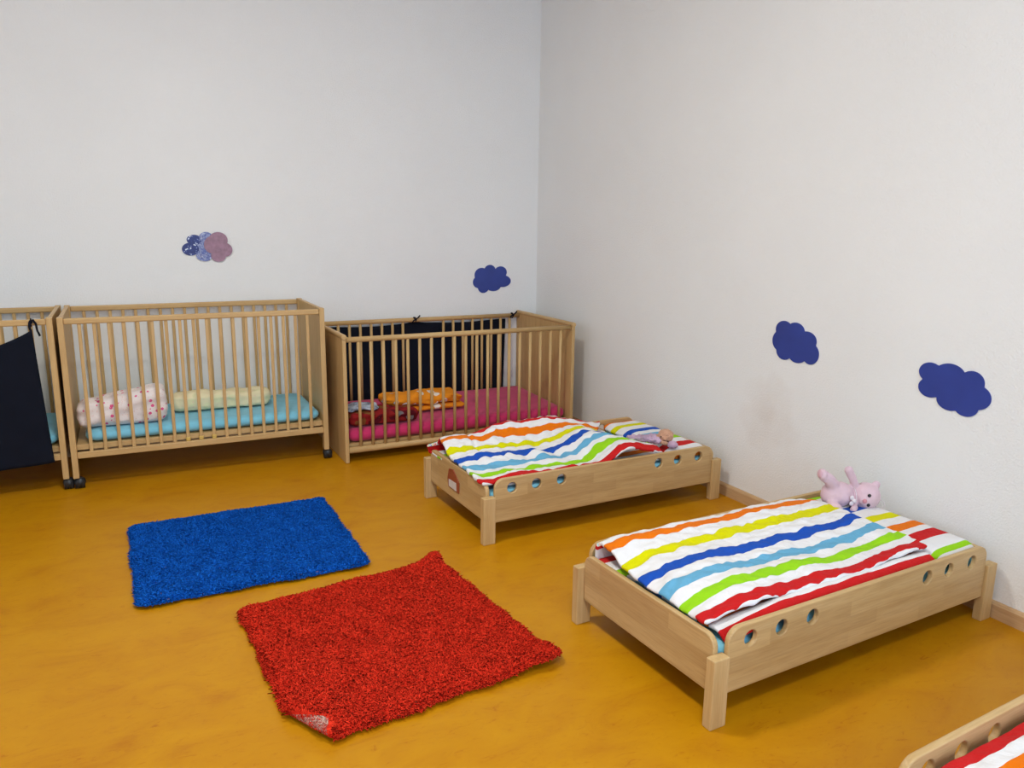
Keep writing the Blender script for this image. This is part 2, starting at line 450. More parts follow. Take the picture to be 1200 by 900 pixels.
# plaque on the end of bed 1
pl = obj('name_plaque', prism(bmesh.new(), [(.292, .128), (.405, .128), (.413, .166), (.398, .214), (.352, .222), (.289, .178)], .0238, .0195, lambda u, v, d: (d, u, v)), plaque_m, bed1, bevel=.001)
pl['label'] = 'red-brown house shaped plaque'
lb = obj('paper_label', prism(bmesh.new(), [(.313, .132), (.397, .133), (.397, .166), (.316, .169)], .0194, .0186, lambda u, v, d: (d, u, v)), paper_m, pl)
lb['label'] = 'small white paper label'

def at(B, x, y, z):
    c, s = math.cos(B[2]), math.sin(B[2])
    return (B[0] + c * x - s * y, B[1] + s * x + c * y, z)

# ------------------------------------------------------------------ soft goods
def soft_box(x0, x1, y0, y1, z0, z1, r, nx=40, ny=24, nz=6, n_amp=.004, n_sc=6, puff=0.0, seed=0.0, corner=.06, flat_bottom=True, twist=None):
    """rounded, slightly uneven box: subdivided cube pushed onto a rounded box"""
    bm = bmesh.new()
    cx, cy, cz = (x0 + x1) / 2, (y0 + y1) / 2, (z0 + z1) / 2
    hx, hy, hz = (x1 - x0) / 2, (y1 - y0) / 2, (z1 - z0) / 2
    grid = {}
    def V(i, j, k):
        if (i, j, k) not in grid:
            grid[(i, j, k)] = bm.verts.new((cx + hx * (2 * i / nx - 1), cy + hy * (2 * j / ny - 1), cz + hz * (2 * k / nz - 1)))
        return grid[(i, j, k)]
    for i in range(nx):
        for j in range(ny):
            bm.faces.new((V(i, j, nz), V(i + 1, j, nz), V(i + 1, j + 1, nz), V(i, j + 1, nz)))
            bm.faces.new((V(i, j, 0), V(i, j + 1, 0), V(i + 1, j + 1, 0), V(i + 1, j, 0)))
    for i in range(nx):
        for k in range(nz):
            bm.faces.new((V(i, 0, k), V(i + 1, 0, k), V(i + 1, 0, k + 1), V(i, 0, k + 1)))
            bm.faces.new((V(i, ny, k), V(i, ny, k + 1), V(i + 1, ny, k + 1), V(i + 1, ny, k)))
    for j in range(ny):
        for k in range(nz):
            bm.faces.new((V(0, j, k), V(0, j, k + 1), V(0, j + 1, k + 1), V(0, j + 1, k)))
            bm.faces.new((V(nx, j, k), V(nx, j + 1, k), V(nx, j + 1, k + 1), V(nx, j, k + 1)))
    rx, ry, rz = min(corner, hx), min(corner, hy), min(r, hz)
    for v in bm.verts:
        x, y, z = v.co.x - cx, v.co.y - cy, v.co.z - cz
        # inner box point and rounded offset
        ix = max(-hx + rx, min(hx - rx, x)); iy = max(-hy + ry, min(hy - ry, y)); iz = max(-hz + rz, min(hz - rz, z))
        d = Vector(((x - ix) / rx, (y - iy) / ry, (z - iz) / rz))
        if d.length > 1e-6:
            m = max(abs(d.x), abs(d.y), abs(d.z)); d = d.normalized() * m
        X, Y, Z = ix + d.x * rx, iy + d.y * ry, iz + d.z * rz
        if puff:
            e = (1 - (x / hx) ** 2) * (1 - (y / hy) ** 2)
            Z = Z * (1 - puff + puff * math.sqrt(max(e, 0)) * 1.15)
        w = fbm(X * n_sc + seed, Y * n_sc, seed) * n_amp
        Z2 = Z + (w if (Z > 0 or not flat_bottom) else 0)
        if flat_bottom and puff: Z2 += 0
        v.co = Vector((cx + X + w * .5, cy + Y + w * .5, cz + Z2))
        if twist: v.co = twist(v.co)
    bmesh.ops.recalc_face_normals(bm, faces=bm.faces)
    return bm

def uv_by(o, f):
    me = o.data; uvl = me.uv_layers.new(name='UVMap')
    for l in me.loops:
        uvl.data[l.index].uv = f(me.vertices[l.vertex_index].co)

# fitted mattresses in the low beds
MZ = .214
mats_bed = []
for B, lab in ((B1, 'light blue fitted mattress in the bed with the house plaque'), (B2, 'light blue fitted mattress in the bed with the pink teddy'), (B3, 'light blue fitted mattress in the cropped bed at bottom right')):
    if not mats_bed:
        m_ = obj('mattress', soft_box(.046, BL - .046, .029, BW - .029, .106, MZ, .022, 60, 30, 6, .001, 5, corner=.028), sheet_blue, smooth=True)
    else:
        m_ = mats_bed[0].copy(); COL.objects.link(m_)
    m_.location = (B[0], B[1], 0); m_.rotation_euler = (0, 0, B[2])
    tag(m_, lab, 'mattress', 'light blue mattresses in the low beds'); mats_bed.append(m_)

def catmull(xs, ys, x):
    """smooth interpolation on sorted xs"""
    xs = np.asarray(xs, float); ys = np.asarray(ys, float); x = np.clip(x, xs[0], xs[-1])
    m = np.gradient(ys, xs)
    d = np.diff(ys) / np.diff(xs)
    i = np.clip(np.searchsorted(xs, x) - 1, 0, len(xs) - 2)
    h = xs[i + 1] - xs[i]; t = (x - xs[i]) / h
    return (2*t**3 - 3*t**2 + 1) * ys[i] + (t**3 - 2*t**2 + t) * h * m[i] + (-2*t**3 + 3*t**2) * ys[i + 1] + (t**3 - t**2) * h * m[i + 1]

def duvet(name, B, lines, lower, nu=130, thick=.014, seed=0.0, amp=.0035, wr=None, lower_z=.222, lower_x=(.03, .97), lower_back=None, front_rise=0.0, v_low=.055, uvw=.006):
    """lines: list of (y, v, [(x, z)...]) front -> back for the upper layer. The cloth turns over at the back
    edge and runs forward again underneath as a second layer."""
    cols = np.linspace(0, 1, nu)
    rows = []
    ys = np.array([l[0] for l in lines]); vs = np.array([l[1] for l in lines])
    Xc = np.zeros((len(lines), nu)); Zc = np.zeros((len(lines), nu))
    for i, (y, v_, pts) in enumerate(lines):
        px = np.array([p[0] for p in pts]); pz = np.array([p[1] for p in pts])
        x = px[0] + (px[-1] - px[0]) * cols
        Xc[i] = x; Zc[i] = catmull(px, pz, x)
    # dense upper rows
    yy = np.linspace(ys[0], ys[-1], 72)
    P = []
    for y in yy:
        row = []
        for c in range(nu):
            row.append((float(catmull(ys, Xc[:, c], np.array([y]))[0]), y, float(catmull(ys, Zc[:, c], np.array([y]))[0]), float(np.interp(y, ys, vs))))
        P.append(row)
    bm = bmesh.new(); uvl = bm.loops.layers.uv.new('UVMap')
    G = []; UV = []
    for ri, row in enumerate(P):
        g = []; u_ = []
        for c, (x, y, z, v_) in enumerate(row):
            w = (abs(fbm(x * 9 + seed, y * 16, seed * .7, 3)) ** .8 - .25) * amp * 2.2 + fbm(x * 30, y * 34 + seed, 1.3, 2) * amp * .35
            if wr: w += wr(x, y)
            yo = 0
            g.append(bm.verts.new((x + fbm(x * 5, y * 9 + 9, seed) * .004, y + yo + fbm(x * 7 + 4, y * 4, seed) * .006, z + w)))
            u_.append((x, v_ + (fbm(x * 11 + 3, y * 7, seed + 2) + .5 * fbm(x * 32, y * 20, seed + 6)) * uvw))
        G.append(g); UV.append(u_)
    # turned edge at the back and the lower layer
    bx = [v.co.copy() for v in G[-1]]
    yb = yy[-1]
    nlow = 46
    for k in range(nlow):
        g = []; u_ = []
        t = k / (nlow - 1)
        for c in range(nu):
            x0 = bx[c].x; z0 = bx[c].z
            xl = lower_x[0] + (lower_x[1] - lower_x[0]) * cols[c]
            if k < 6:
                a = (k + 1) / 6 * math.pi / 2
                x = x0 + (xl - x0) * (k + 1) / 7; y = yb + .012 * math.sin(a) ; z = z0 + (lower_z - z0) * (1 - math.cos(a)) 
            else:
                s = (k - 6) / (nlow - 7)
                y = yb + .012 - s * (yb + .012 - lower)
                f_ = max(0, min(1, (.14 - y) / .08)); f_ = f_ * f_ * (3 - 2 * f_) * (.25 + .75 * max(0, min(1, (cols[c] - .02) / .22)))
                x = xl; z = lower_z + fbm(x * 6, y * 9, seed + 5) * .003 + front_rise * f_
                y += f_ * fbm(x * 8, 4, seed + 1) * .010; z += f_ * fbm(x * 10, 7, seed) * .004
                if front_rise: z -= .024 * max(0, min(1, (.058 - y) / .026))
            if lower_back is not None:
                q = max(0, min(1, (y - .40) / .08)); x -= (lower_x[0] - lower_back) * q * (1 - cols[c]) ** 6
            g.append(bm.verts.new((x, y + fbm(x * 6 + 1, 2, seed) * .005, z)))
            u_.append((x, v_low + (yb - y) * 1.06))
        G.append(g); UV.append(u_)
    for i in range(len(G) - 1):
        for c in range(nu - 1):
            f = bm.faces.new((G[i][c], G[i][c + 1], G[i + 1][c + 1], G[i + 1][c]))
            for l, q in zip(f.loops, (UV[i][c], UV[i][c + 1], UV[i + 1][c + 1], UV[i + 1][c])): l[uvl].uv = q
    o = obj(name, bm, stripes, smooth=True)
    o.location = (B[0], B[1], 0); o.rotation_euler = (0, 0, B[2])
    s = o.modifiers.new('thick', 'SOLIDIFY'); s.thickness = thick; s.offset = -1
    d = o.modifiers.new('soft', 'SUBSURF'); d.levels = 1; d.render_levels = 1
    return o

# duvet on the bed nearest the cribs: rumpled, humped towards the back and right
L1 = [
 (.036, .030, [(.02,.248),(.10,.248),(.17,.256),(.25,.255),(.32,.247),(.48,.246),(.62,.250),(.685,.288),(.747,.306),(.806,.303),(.88,.282),(.945,.270)]),
 (.060, .055, [(.014,.254),(.10,.254),(.174,.264),(.248,.262),(.323,.254),(.48,.253),(.624,.257),(.685,.299),(.747,.320),(.806,.315),(.891,.290),(.945,.280)]),
 (.15, .165, [(.021,.258),(.079,.243),(.149,.247),(.225,.249),(.276,.240),(.38,.240),(.515,.240),(.60,.243),(.644,.266),(.695,.302),(.77,.325),(.90,.295)]),
 (.235, .25, [(.025,.262),(.09,.255),(.167,.254),(.245,.256),(.323,.254),(.43,.255),(.552,.250),(.609,.270),(.648,.298),(.721,.326),(.783,.315),(.87,.29)]),
 (.325, .33, [(.022,.27),(.083,.273),(.155,.279),(.213,.273),(.265,.277),(.358,.262),(.41,.266),(.492,.261),(.567,.268),(.624,.299),(.694,.325),(.76,.315),(.84,.29)]),
 (.42, .4375, [(.024,.275),(.101,.290),(.179,.281),(.217,.282),(.288,.278),(.343,.268),(.41,.270),(.484,.262),(.561,.270),(.643,.302),(.708,.315),(.78,.305),(.85,.28)]),
 (.51, .535, [(.031,.308),(.09,.320),(.142,.316),(.212,.307),(.256,.312),(.334,.308),(.419,.299),(.505,.298),(.592,.300),(.631,.303),(.724,.309),(.80,.30),(.90,.27)]),
 (.58, .610, [(.05,.300),(.12,.312),(.20,.306),(.279,.318),(.311,.330),(.404,.343),(.485,.342),(.632,.342),(.736,.325),(.832,.300),(.96,.280)]),
 (.625, .665, [(.05,.27),(.12,.275),(.20,.272),(.279,.295),(.311,.310),(.404,.328),(.485,.330),(.632,.335),(.736,.322),(.832,.290),(.96,.262)]),
]
def crease1(x, y):
    d = x - (.17 + .15 * max(0, y - .45) + (.10 if False else 0))
    w = -.010 * math.exp(-(d / .008) ** 2) * max(0, min(1, (y - .30) / .1))
    # diagonal drag folds across the middle
    w += .007 * math.sin((x * 34 + y * 22)) * math.exp(-((x - .42) / .2) ** 2) * math.exp(-((y - .33) / .12) ** 2)
    w += .004 * math.sin((x * 60 - y * 30)) * math.exp(-((y - .5) / .1) ** 2) * math.exp(-((x - .45) / .25) ** 2)
    return w
dv1 = duvet('duvet', B1, L1, .05, seed=1.7, amp=.007, wr=crease1, lower_z=.222, lower_x=(.075, .975), lower_back=.022, uvw=.015)
tag(dv1, 'rumpled rainbow striped duvet heaped on the bed nearest the cribs', 'duvet', 'rainbow striped duvets')

L2 = [
 (.074, .024, [(.045,.255),(.08,.262),(.161,.280),(.235,.281),(.383,.272),(.508,.274),(.688,.276),(.88,.286),(.99,.290)]),
 (.084, .036, [(.038,.260),(.08,.269),(.161,.288),(.235,.290),(.383,.281),(.508,.281),(.688,.281),(.88,.290),(.99,.293)]),
 (.105, .060, [(.036,.259),(.08,.270),(.161,.291),(.235,.292),(.383,.284),(.508,.284),(.688,.281),(.88,.289),(.99,.293)]),
 (.16, .165, [(.041,.251),(.1,.280),(.213,.302),(.284,.299),(.406,.296),(.535,.294),(.656,.281),(.74,.281),(.837,.283),(.915,.294),(1.0,.292)]),
 (.245, .25, [(.038,.258),(.064,.285),(.141,.300),(.267,.306),(.373,.296),(.547,.288),(.657,.285),(.801,.286),(.868,.298),(.985,.300)]),
 (.33, .33, [(.030,.262),(.093,.291),(.218,.304),(.35,.302),(.461,.298),(.577,.296),(.738,.296),(.857,.299),(.985,.305)]),
 (.43, .4375, [(.038,.272),(.118,.290),(.23,.299),(.39,.303),(.564,.304),(.687,.304),(.855,.305),(1.0,.297)]),
 (.53, .535, [(.045,.300),(.10,.315),(.197,.313),(.357,.312),(.528,.309),(.667,.311),(.816,.309),(1.0,.297)]),
 (.585, .590, [(.055,.292),(.10,.303),(.20,.302),(.402,.300),(.577,.297),(.72,.296),(.873,.294),(1.01,.280)]),
]
dv2 = duvet('duvet', B2, L2, .033, seed=4.2, amp=.0052, lower_z=.228, lower_x=(.065, .975), lower_back=.047, front_rise=.038, v_low=.040, thick=.012, uvw=.010,
            wr=lambda x, y: .0022 * math.sin(x * 26 + y * 5))
tag(dv2, 'smooth rainbow striped duvet spread flat on the middle bed', 'duvet', 'rainbow striped duvets')

L3 = [(y, .068 - (.612 - y) * 1.06, [(.10 + dx, .248), (.3, z), (.6, z + .004), (1.0, z - .01)]) for y, z, dx in
      ((.04, .262, 0), (.15, .27, 0), (.25, .275, .01), (.35, .272, 0), (.45, .268, .01), (.52, .262, 0), (.57, .256, .01), (.60, .246, .02))]
dv3 = duvet('duvet', B3, L3, .05, seed=8.1, amp=.004, lower_z=.222, lower_x=(.07, 1.0), thick=.012)
tag(dv3, 'striped duvet with a red edge, at the bottom right corner of the frame', 'duvet', 'rainbow striped duvets')

# pillows
def pillow(B, lab, vf, x0=.985, x1=1.222, z1=.272, seed=1.0):
    o = obj('pillow', soft_box(x0, x1, .035, BW - .035, MZ + .002, z1, .05, 40, 60, 8, .004, 9, puff=.22, seed=seed, corner=.055), stripes, smooth=True)
    # rest it on the mattress: pull the under side flat
    for v in o.data.vertices:
        if v.co.z < (MZ + z1) / 2 - .01: v.co.z = MZ + .002 + (v.co.z - MZ) * .25
    zmid = min(v.co.z for v in o.data.vertices)
    for v in o.data.vertices: v.co.z += MZ + .001 - zmid
    uv_by(o, vf)
    o.location = (B[0], B[1], 0); o.rotation_euler = (0, 0, B[2])
    tag(o, lab, 'pillow', 'rainbow striped pillows')
    return o
pw1 = pillow(B1, 'striped pillow under the small doll on the bed nearest the cribs', lambda c: (c.x, c.y - .055), seed=2.0)
pw2 = pillow(B2, 'striped pillow beneath the pink teddy on the middle bed', lambda c: (c.x, .218 - c.y * 1.06 + max(0, .058 - c.y) * 3), seed=5.0, z1=.282)

# ------------------------------------------------------------------ wheeled cribs with flat slats
KL, KW, KH, KT = 1.2411, 0.6101, 0.8399, 0.0267
def make_crib():
    t = thing('crib', '', 'crib')
    for x in (0, KL - KT):
        for y in (0, KW - .045):
            obj('post', boxm(x, x + KT, y, y + .045, .056, KH), crib_z, t, bevel=.003)
        xi = x + .004
        obj('end_panel', boxm(xi, xi + KT - .008, .045, KW - .045, .16, KH - .002), crib_z, t, bevel=.002)
    sx = [KT + (KL - 2 * KT) * (i + 1) / 19 for i in range(18)]
    for yc in (.015, KW - .015):
        obj('top_rail', boxm(KT, KL - KT, yc - .011, yc + .011, .806, .834), crib_x, t, bevel=.006, seg=3)
        obj('bottom_rail', boxm(KT, KL - KT, yc - .011, yc + .011, .153, .184), crib_x, t, bevel=.004)
        for i, x in enumerate(sx):
            obj('slat', boxm(x - .008, x + .008, yc - .0045, yc + .0045, .182, .808), crib_z, t, bevel=.003)
            if yc < .1 and i in (7, 8, 9):
                p = obj('slat_peg', boxm(x - .0105, x + .0105, yc - .0075, yc + .0075, .184, .205), clip_m, t, bevel=.003)
                p['label'] = 'yellow peg of a removable slat'
    obj('base_board', boxm(KT, KL - KT, .034, KW - .034, .188, .215), crib_x, t, bevel=.002)
    for x in (KT / 2, KL - KT / 2):
        for y in (.024, KW - .024):
            bm = bmesh.new()
            cyl(bm, (x, y, .030), (x, y, .058), .009)
            s = .012 if x < .5 else .008
            for dx in (-.011, .011):
                cyl(bm, (x + dx - .009 + s, y + .004, .0245), (x + dx + .009 + s, y + .004, .0245), .0245, 22)
            ellipsoid(bm, (x + s, y + .002, .033), (.026, .028, .026), u=18, v=10)
            obj('caster', bm, caster_m, t, smooth=True)
    return t
K1 = (-2.8651, -.6383, .0001); K0 = (-4.1233, -.6251, -.0007)
crib1 = make_crib(); crib1.location = (K1[0], K1[1], 0); crib1.rotation_euler = (0, 0, K1[2])
crib1['label'] = 'slatted beech crib on casters holding the pink-dotted and yellow blankets'
CG = 'slatted wheeled cribs against the back wall'; crib1['group'] = CG
crib0 = copy_thing(crib1, (K0[0], K0[1], 0), K0[2], 'slatted beech crib on casters at the left frame edge, behind the black cloth', CG)

for K, lab in ((K1, 'light blue fitted mattress in the crib with the two folded blankets'), (K0, 'light blue fitted mattress in the crib at the left edge')):
    if K is K1:
        mk = obj('mattress', soft_box(.035 + .03, KL - .032, .036, KW - .034, .216, .275, .028, 70, 30, 6, .0015, 5, corner=.06), sheet_blue, smooth=True)
        m_ = mk
    else:
        m_ = mk.copy(); COL.objects.link(m_)
    m_.location = (K[0], K[1], 0); m_.rotation_euler = (0, 0, K[2]); tag(m_, lab, 'mattress', 'light blue crib mattresses')

# folded blankets in the wheeled crib
def roll(name, K, x0, x1, y0, y1, z0, h0, h1, m, lab, cat, seed, grp=None, layers=3, r=.06, amp=.012):
    """a folded blanket: rounded block whose height goes from h0 to h1, with soft dents and fold ends"""
    def tw(c):
        t = (c.x - x0) / (x1 - x0); H = h0 + (h1 - h0) * t
        zz = (c.z - z0) / .1
        c = c.copy(); c.z = z0 + max(zz, 0) * H
        if zz > .15:
            c.z += fbm(c.x * 6.5 + seed, c.y * 9, seed, 3) * amp
            c.y += fbm(c.x * 9, c.z * 24, seed + 3, 3) * amp * .6
            c.x += fbm(c.y * 9, c.z * 24, seed + 7, 3) * amp * .6
        # crease lines between the folded layers
        c.y += .004 * math.sin(c.z / max(H, .01) * math.pi * layers)
        return c
    o = obj(name, soft_box(x0, x1, y0, y1, z0, z0 + .1, r, 50, 26, 12, .002, 6, corner=.045, twist=tw, seed=seed), m, smooth=True)
    o.location = (K[0], K[1], 0); o.rotation_euler = (0, 0, K[2])
    tag(o, lab, cat, grp)
    return o
roll('blanket', K1, .035, .445, .075, .28, .279, .118, .182, dots_pink, 'white blanket with pink dots folded at the left end of the crib', 'blanket', 1.1, r=.035)
roll('blanket', K1, .470, .985, .24, .42, .279, .095, .090, yel_cotton, 'pale yellow blanket folded flat on the light blue crib mattress', 'blanket', 3.4, r=.045, amp=.016)

# ------------------------------------------------------------------ low wide crib with round bars
WL, WW, WH, WT = 1.4359, 0.7473, 0.7060, 0.0214
K2 = (-1.5647, -.762, .0059)
wc = thing('crib', 'low wide beech crib with round bars and pink mattress, standing in the corner', 'crib', (K2[0], K2[1], 0), K2[2])
for x in (0, WL - WT):
    obj('end_panel', boxm(x, x + WT, .0, WW, 0, WH - .012), crib_z, wc, bevel=.004)
    bm = bmesh.new()
    cyl(bm, (x + WT / 2, -.004, WH - .012), (x + WT / 2, WW + .002, WH - .012), .0145, 18)
    obj('panel_cap', bm, crib_y, wc, smooth=False, bevel=.003, angle=60)
dx = [WT + (WL - 2 * WT) * (i + 1) / 20 for i in range(19)]
for yc, back in ((.020, False), (WW - .034, True)):
    bm = bmesh.new(); cyl(bm, (WT, yc, .677), (WL - WT, yc, .677), .0145, 18); obj('top_rail', bm, crib_x, wc, smooth=True)
    bm = bmesh.new(); cyl(bm, (WT, yc, .068), (WL - WT, yc, .068), .018, 18); obj('bottom_rail', bm, crib_x, wc, smooth=True)
    for i, x in enumerate(dx):
        if back and i in (8, 9, 10): continue
        bm = bmesh.new(); cyl(bm, (x, yc, .075), (x, yc, .672), .0088, 14); obj('bar', bm, crib_z, wc, smooth=True)
obj('base_board', boxm(WT, WL - WT, .040, WW - .055, .082, .098), crib_x, wc)

def mrise(c):
    c = c.copy()
    if c.z > .13: c.z += .02 * max(0, min(1, (c.y - .08) / .5))
    return c
pm = obj('mattress', soft_box(WT + .008, WL - WT - .006, .032, WW - .058, .099, .175, .045, 80, 40, 8, .0015, 4, corner=.05, twist=mrise), sheet_pink, smooth=True)
pm.location = (K2[0], K2[1], 0); pm.rotation_euler = (0, 0, K2[2])
tag(pm, 'bright pink fitted mattress in the low wide corner crib', 'mattress')
roll('blanket', K2, .045, .455, .06, .24, .181, .078, .074, dred, 'dark red patterned fleece rolled up at the left end of the corner crib', 'blanket', 5.5, r=.045, amp=.012)
roll('cloth', K2, .050, .235, .10, .25, .262, .030, .022, grey_cloth, 'crumpled grey-blue cloth on top of the dark red blanket', 'cloth', 6.5, r=.05, amp=.020, layers=2)
roll('blanket', K2, .40, .81, .215, .46, .192, .033, .033, ora_cotton, 'thin folded orange layer under the spotted orange blanket', 'blanket', 9.1, r=.05, amp=.006, layers=1, grp='orange spotted bedding')
def shp(): pass
roll('blanket', K2, .315, .80, .22, .44, .230, .074, .046, ora_cotton, 'orange blanket with white spots folded on the pink mattress, uppermost layer', 'blanket', 7.7, r=.05, amp=.024, layers=2, grp='orange spotted bedding')

# ------------------------------------------------------------------ black cloths tied to the cribs
def sheet_mesh(f, nu, nv):
    bm = bmesh.new(); g = [[bm.verts.new(f(i / (nu - 1), j / (nv - 1))) for i in range(nu)] for j in range(nv)]
    for j in range(nv - 1):
        for i in range(nu - 1):
            bm.faces.new((g[j][i], g[j][i + 1], g[j + 1][i + 1], g[j + 1][i]))
    return bm
cl2 = thing('black_cloth', 'long black cloth tied along the rear bars of the corner crib', 'cloth', (K2[0], K2[1], 0), K2[2])
yb = WW - .0195
def f2(s, t):
    x = .045 + (1.315 - .045) * s
    top = .655 - .010 * math.sin(s * math.pi * 2) ** 2 + .008 * math.exp(-((x - .66) / .05) ** 2)
    z = top - t * (top - .14)
    x += .012 * (1 - t) * (s - .5) - (.012 * t if s > .9 else 0)
    return (x, yb + .0035 * fbm(x * 5, z * 2, 1) + .002 * math.sin(x * 40) * (1 - t * .6), z)
o = obj('panel', sheet_mesh(f2, 60, 24), black_cloth, cl2, smooth=True)
s_ = o.modifiers.new('t', 'SOLIDIFY'); s_.thickness = .002
def tie(parent, x, y, z, side=1, hang=False):
    """cord looped over the rail with a knot and two loose ends"""
    bm = bmesh.new(); R = .0175
    tube(bm, [(x, y + R * math.sin(a), z + R * math.cos(a)) for a in [2 * math.pi * i / 16 for i in range(17)]], .0030, 6)
    if not hang:
        ellipsoid(bm, (x, y - R - .002, z + .004), (.009, .006, .008), u=10, v=8)
        tube(bm, [(x, y - R, z + .005), (x + side * .015, y - R - .004, z + .016), (x + side * .030, y - R + .002, z + .028)], [.004, .0045, .005], 6)
        tube(bm, [(x, y - R, z + .004), (x - side * .012, y - R - .003, z + .000), (x - side * .024, y - R - .002, z - .014)], [.004, .0045, .004], 6)
        tube(bm, [(x - .002, y - R, z + .006), (x - .018, y - R - .004, z + .020)], [.0035, .004], 6)
    else:
        ellipsoid(bm, (x, y - R - .001, z + .004), (.008, .005, .010), u=10, v=8)
        tube(bm, [(x, y - R, z + .008), (x + .010, y - R - .004, z + .014), (x + .020, y - R - .004, z - .004), (x + .023, y - R - .003, z - .035), (x + .031, y - R - .002, z - .062)], [.005, .0055, .005, .0045, .005], 6)
        tube(bm, [(x - .004, y - R, z + .004), (x - .006, y - R - .003, z - .020), (x - .003, y - R - .001, z - .040)], [.006, .006, .005], 6)
    obj('tie', bm, black_cloth, parent, smooth=True)
tie(cl2, .66, WW - .034, .677, 1); tie(cl2, 1.362, WW - .034, .677, 1)

cl0 = thing('black_cloth', 'black cloth hanging by one tie from the front rail of the leftmost crib', 'cloth', (K0[0], K0[1], 0), K0[2])
def f0(s, t):
    # s 0 = right edge, 1 = left ; upper edge sags between the two ties
    x = 1.158 - s * 1.02
    top = .792 - .155 * math.sin(min(s, 1) * math.pi) ** .8 * .9
    z = top - t * (top - .150 + .075 * s * (1 - s))
    x += .032 * t ** 1.1 * (1 - s) - .03 * t * s
    y = -.010 - .030 * t * math.sin(s * 3.1) - .014 * math.sin(s * 17 + t * 2) * (0.25 + .75 * t) * min(1, s * 6)
    return (x, y, z)
o = obj('panel', sheet_mesh(f0, 60, 40), black_cloth, cl0, smooth=True)
s_ = o.modifiers.new('t', 'SOLIDIFY'); s_.thickness = .002
tie(cl0, 1.155, .015, .820, 1, hang=True); tie(cl0, .140, .015, .820, 1, hang=True)

# ------------------------------------------------------------------ clouds on the walls
def cloud_outline(lobes, n=160):
    cx = sum(l[0] for l in lobes) / len(lobes); cy = sum(l[1] for l in lobes) / len(lobes)
    pts = []
    for i in range(n):
        t = 2 * math.pi * i / n; d = (math.cos(t), math.sin(t)); best = 0
        for (x, y, rx, ry) in lobes:
            # ray / ellipse far intersection
            ox, oy = (cx - x) / rx, (cy - y) / ry; dx_, dy_ = d[0] / rx, d[1] / ry
            A = dx_ * dx_ + dy_ * dy_; Bq = 2 * (ox * dx_ + oy * dy_); Cq = ox * ox + oy * oy - 1
            D = Bq * Bq - 4 * A * Cq
            if D > 0:
                r_ = (-Bq + math.sqrt(D)) / (2 * A); best = max(best, r_)
        pts.append((cx + d[0] * best, cy + d[1] * best))
    return pts
def cloud(name, lobes, place, label, m=foil_blue):
    o = obj(name, prism(bmesh.new(), cloud_outline(lobes), 0.0005, .0035, place), m)
    return tag(o, label, 'wall decoration', 'cloud cut-outs on the walls')
back = lambda u, v, d: (u, -d, v)
right = lambda u, v, d: (-d, u, v)
# lobes in metres on the wall: (u, z, ru, rz)
cloud('cloud_cutout', [(-.345, .935, .085, .05), (-.418, .952, .052, .048), (-.357, .985, .040, .034), (-.278, .968, .047, .040), (-.262, .908, .062, .040), (-.330, .878, .055, .036), (-.405, .868, .040, .036), (-.440, .905, .042, .040)], back,
      'small dark blue cloud cut-out on the back wall, above the corner crib')
# right wall: u = world y (towards the camera = more negative)
cloud('cloud_cutout', [(-2.355, .800, .075, .05), (-2.300, .852, .048, .040), (-2.365, .852, .050, .040), (-2.430, .822, .052, .040), (-2.455, .770, .045, .045), (-2.385, .755, .050, .035), (-2.310, .760, .045, .038), (-2.282, .802, .045, .045)], right,
      'dark blue cloud cut-out on the right wall, the smaller of the two there')
cloud('cloud_cutout', [(-3.090, .745, .09, .05), (-3.005, .788, .045, .036), (-3.078, .790, .058, .042), (-3.160, .780, .044, .040), (-3.185, .733, .048, .042), (-3.150, .693, .044, .034), (-3.090, .702, .050, .035), (-3.010, .733, .046, .035)], right,
      'large dark blue cloud cut-out on the right wall, nearest the right frame edge')
# shiny cloud of overlapping foil discs
sc = thing('foil_cloud', 'shiny cloud of overlapping blue and mauve foil discs on the back wall', 'wall decoration', (-2.129, 0, 1.144), 0, 'cloud cut-outs on the walls')
discs = [(-.002, 0, .082, .048, foil_pale), (-.067, .038, .040, .028, foil_painted_glint), (-.090, -.014, .045, .036, foil_painted_glint), (-.004, .052, .037, .030, foil_pale), (-.018, -.050, .045, .032, foil_pale),
         (.030, .010, .048, .050, foil_pink), (.092, -.018, .042, .040, foil_pink), (.056, -.052, .040, .034, foil_pink), (.060, .036, .051, .046, foil_pink)]
for i, (u, z, ru, rz_, m) in enumerate(discs):
    z0 = .0006 + i * .0011
    obj('foil_disc', prism(bmesh.new(), [(u + ru * math.cos(a), z + rz_ * math.sin(a)) for a in [2 * math.pi * k / 36 for k in range(36)]], z0, z0 + .001, back), m, sc)

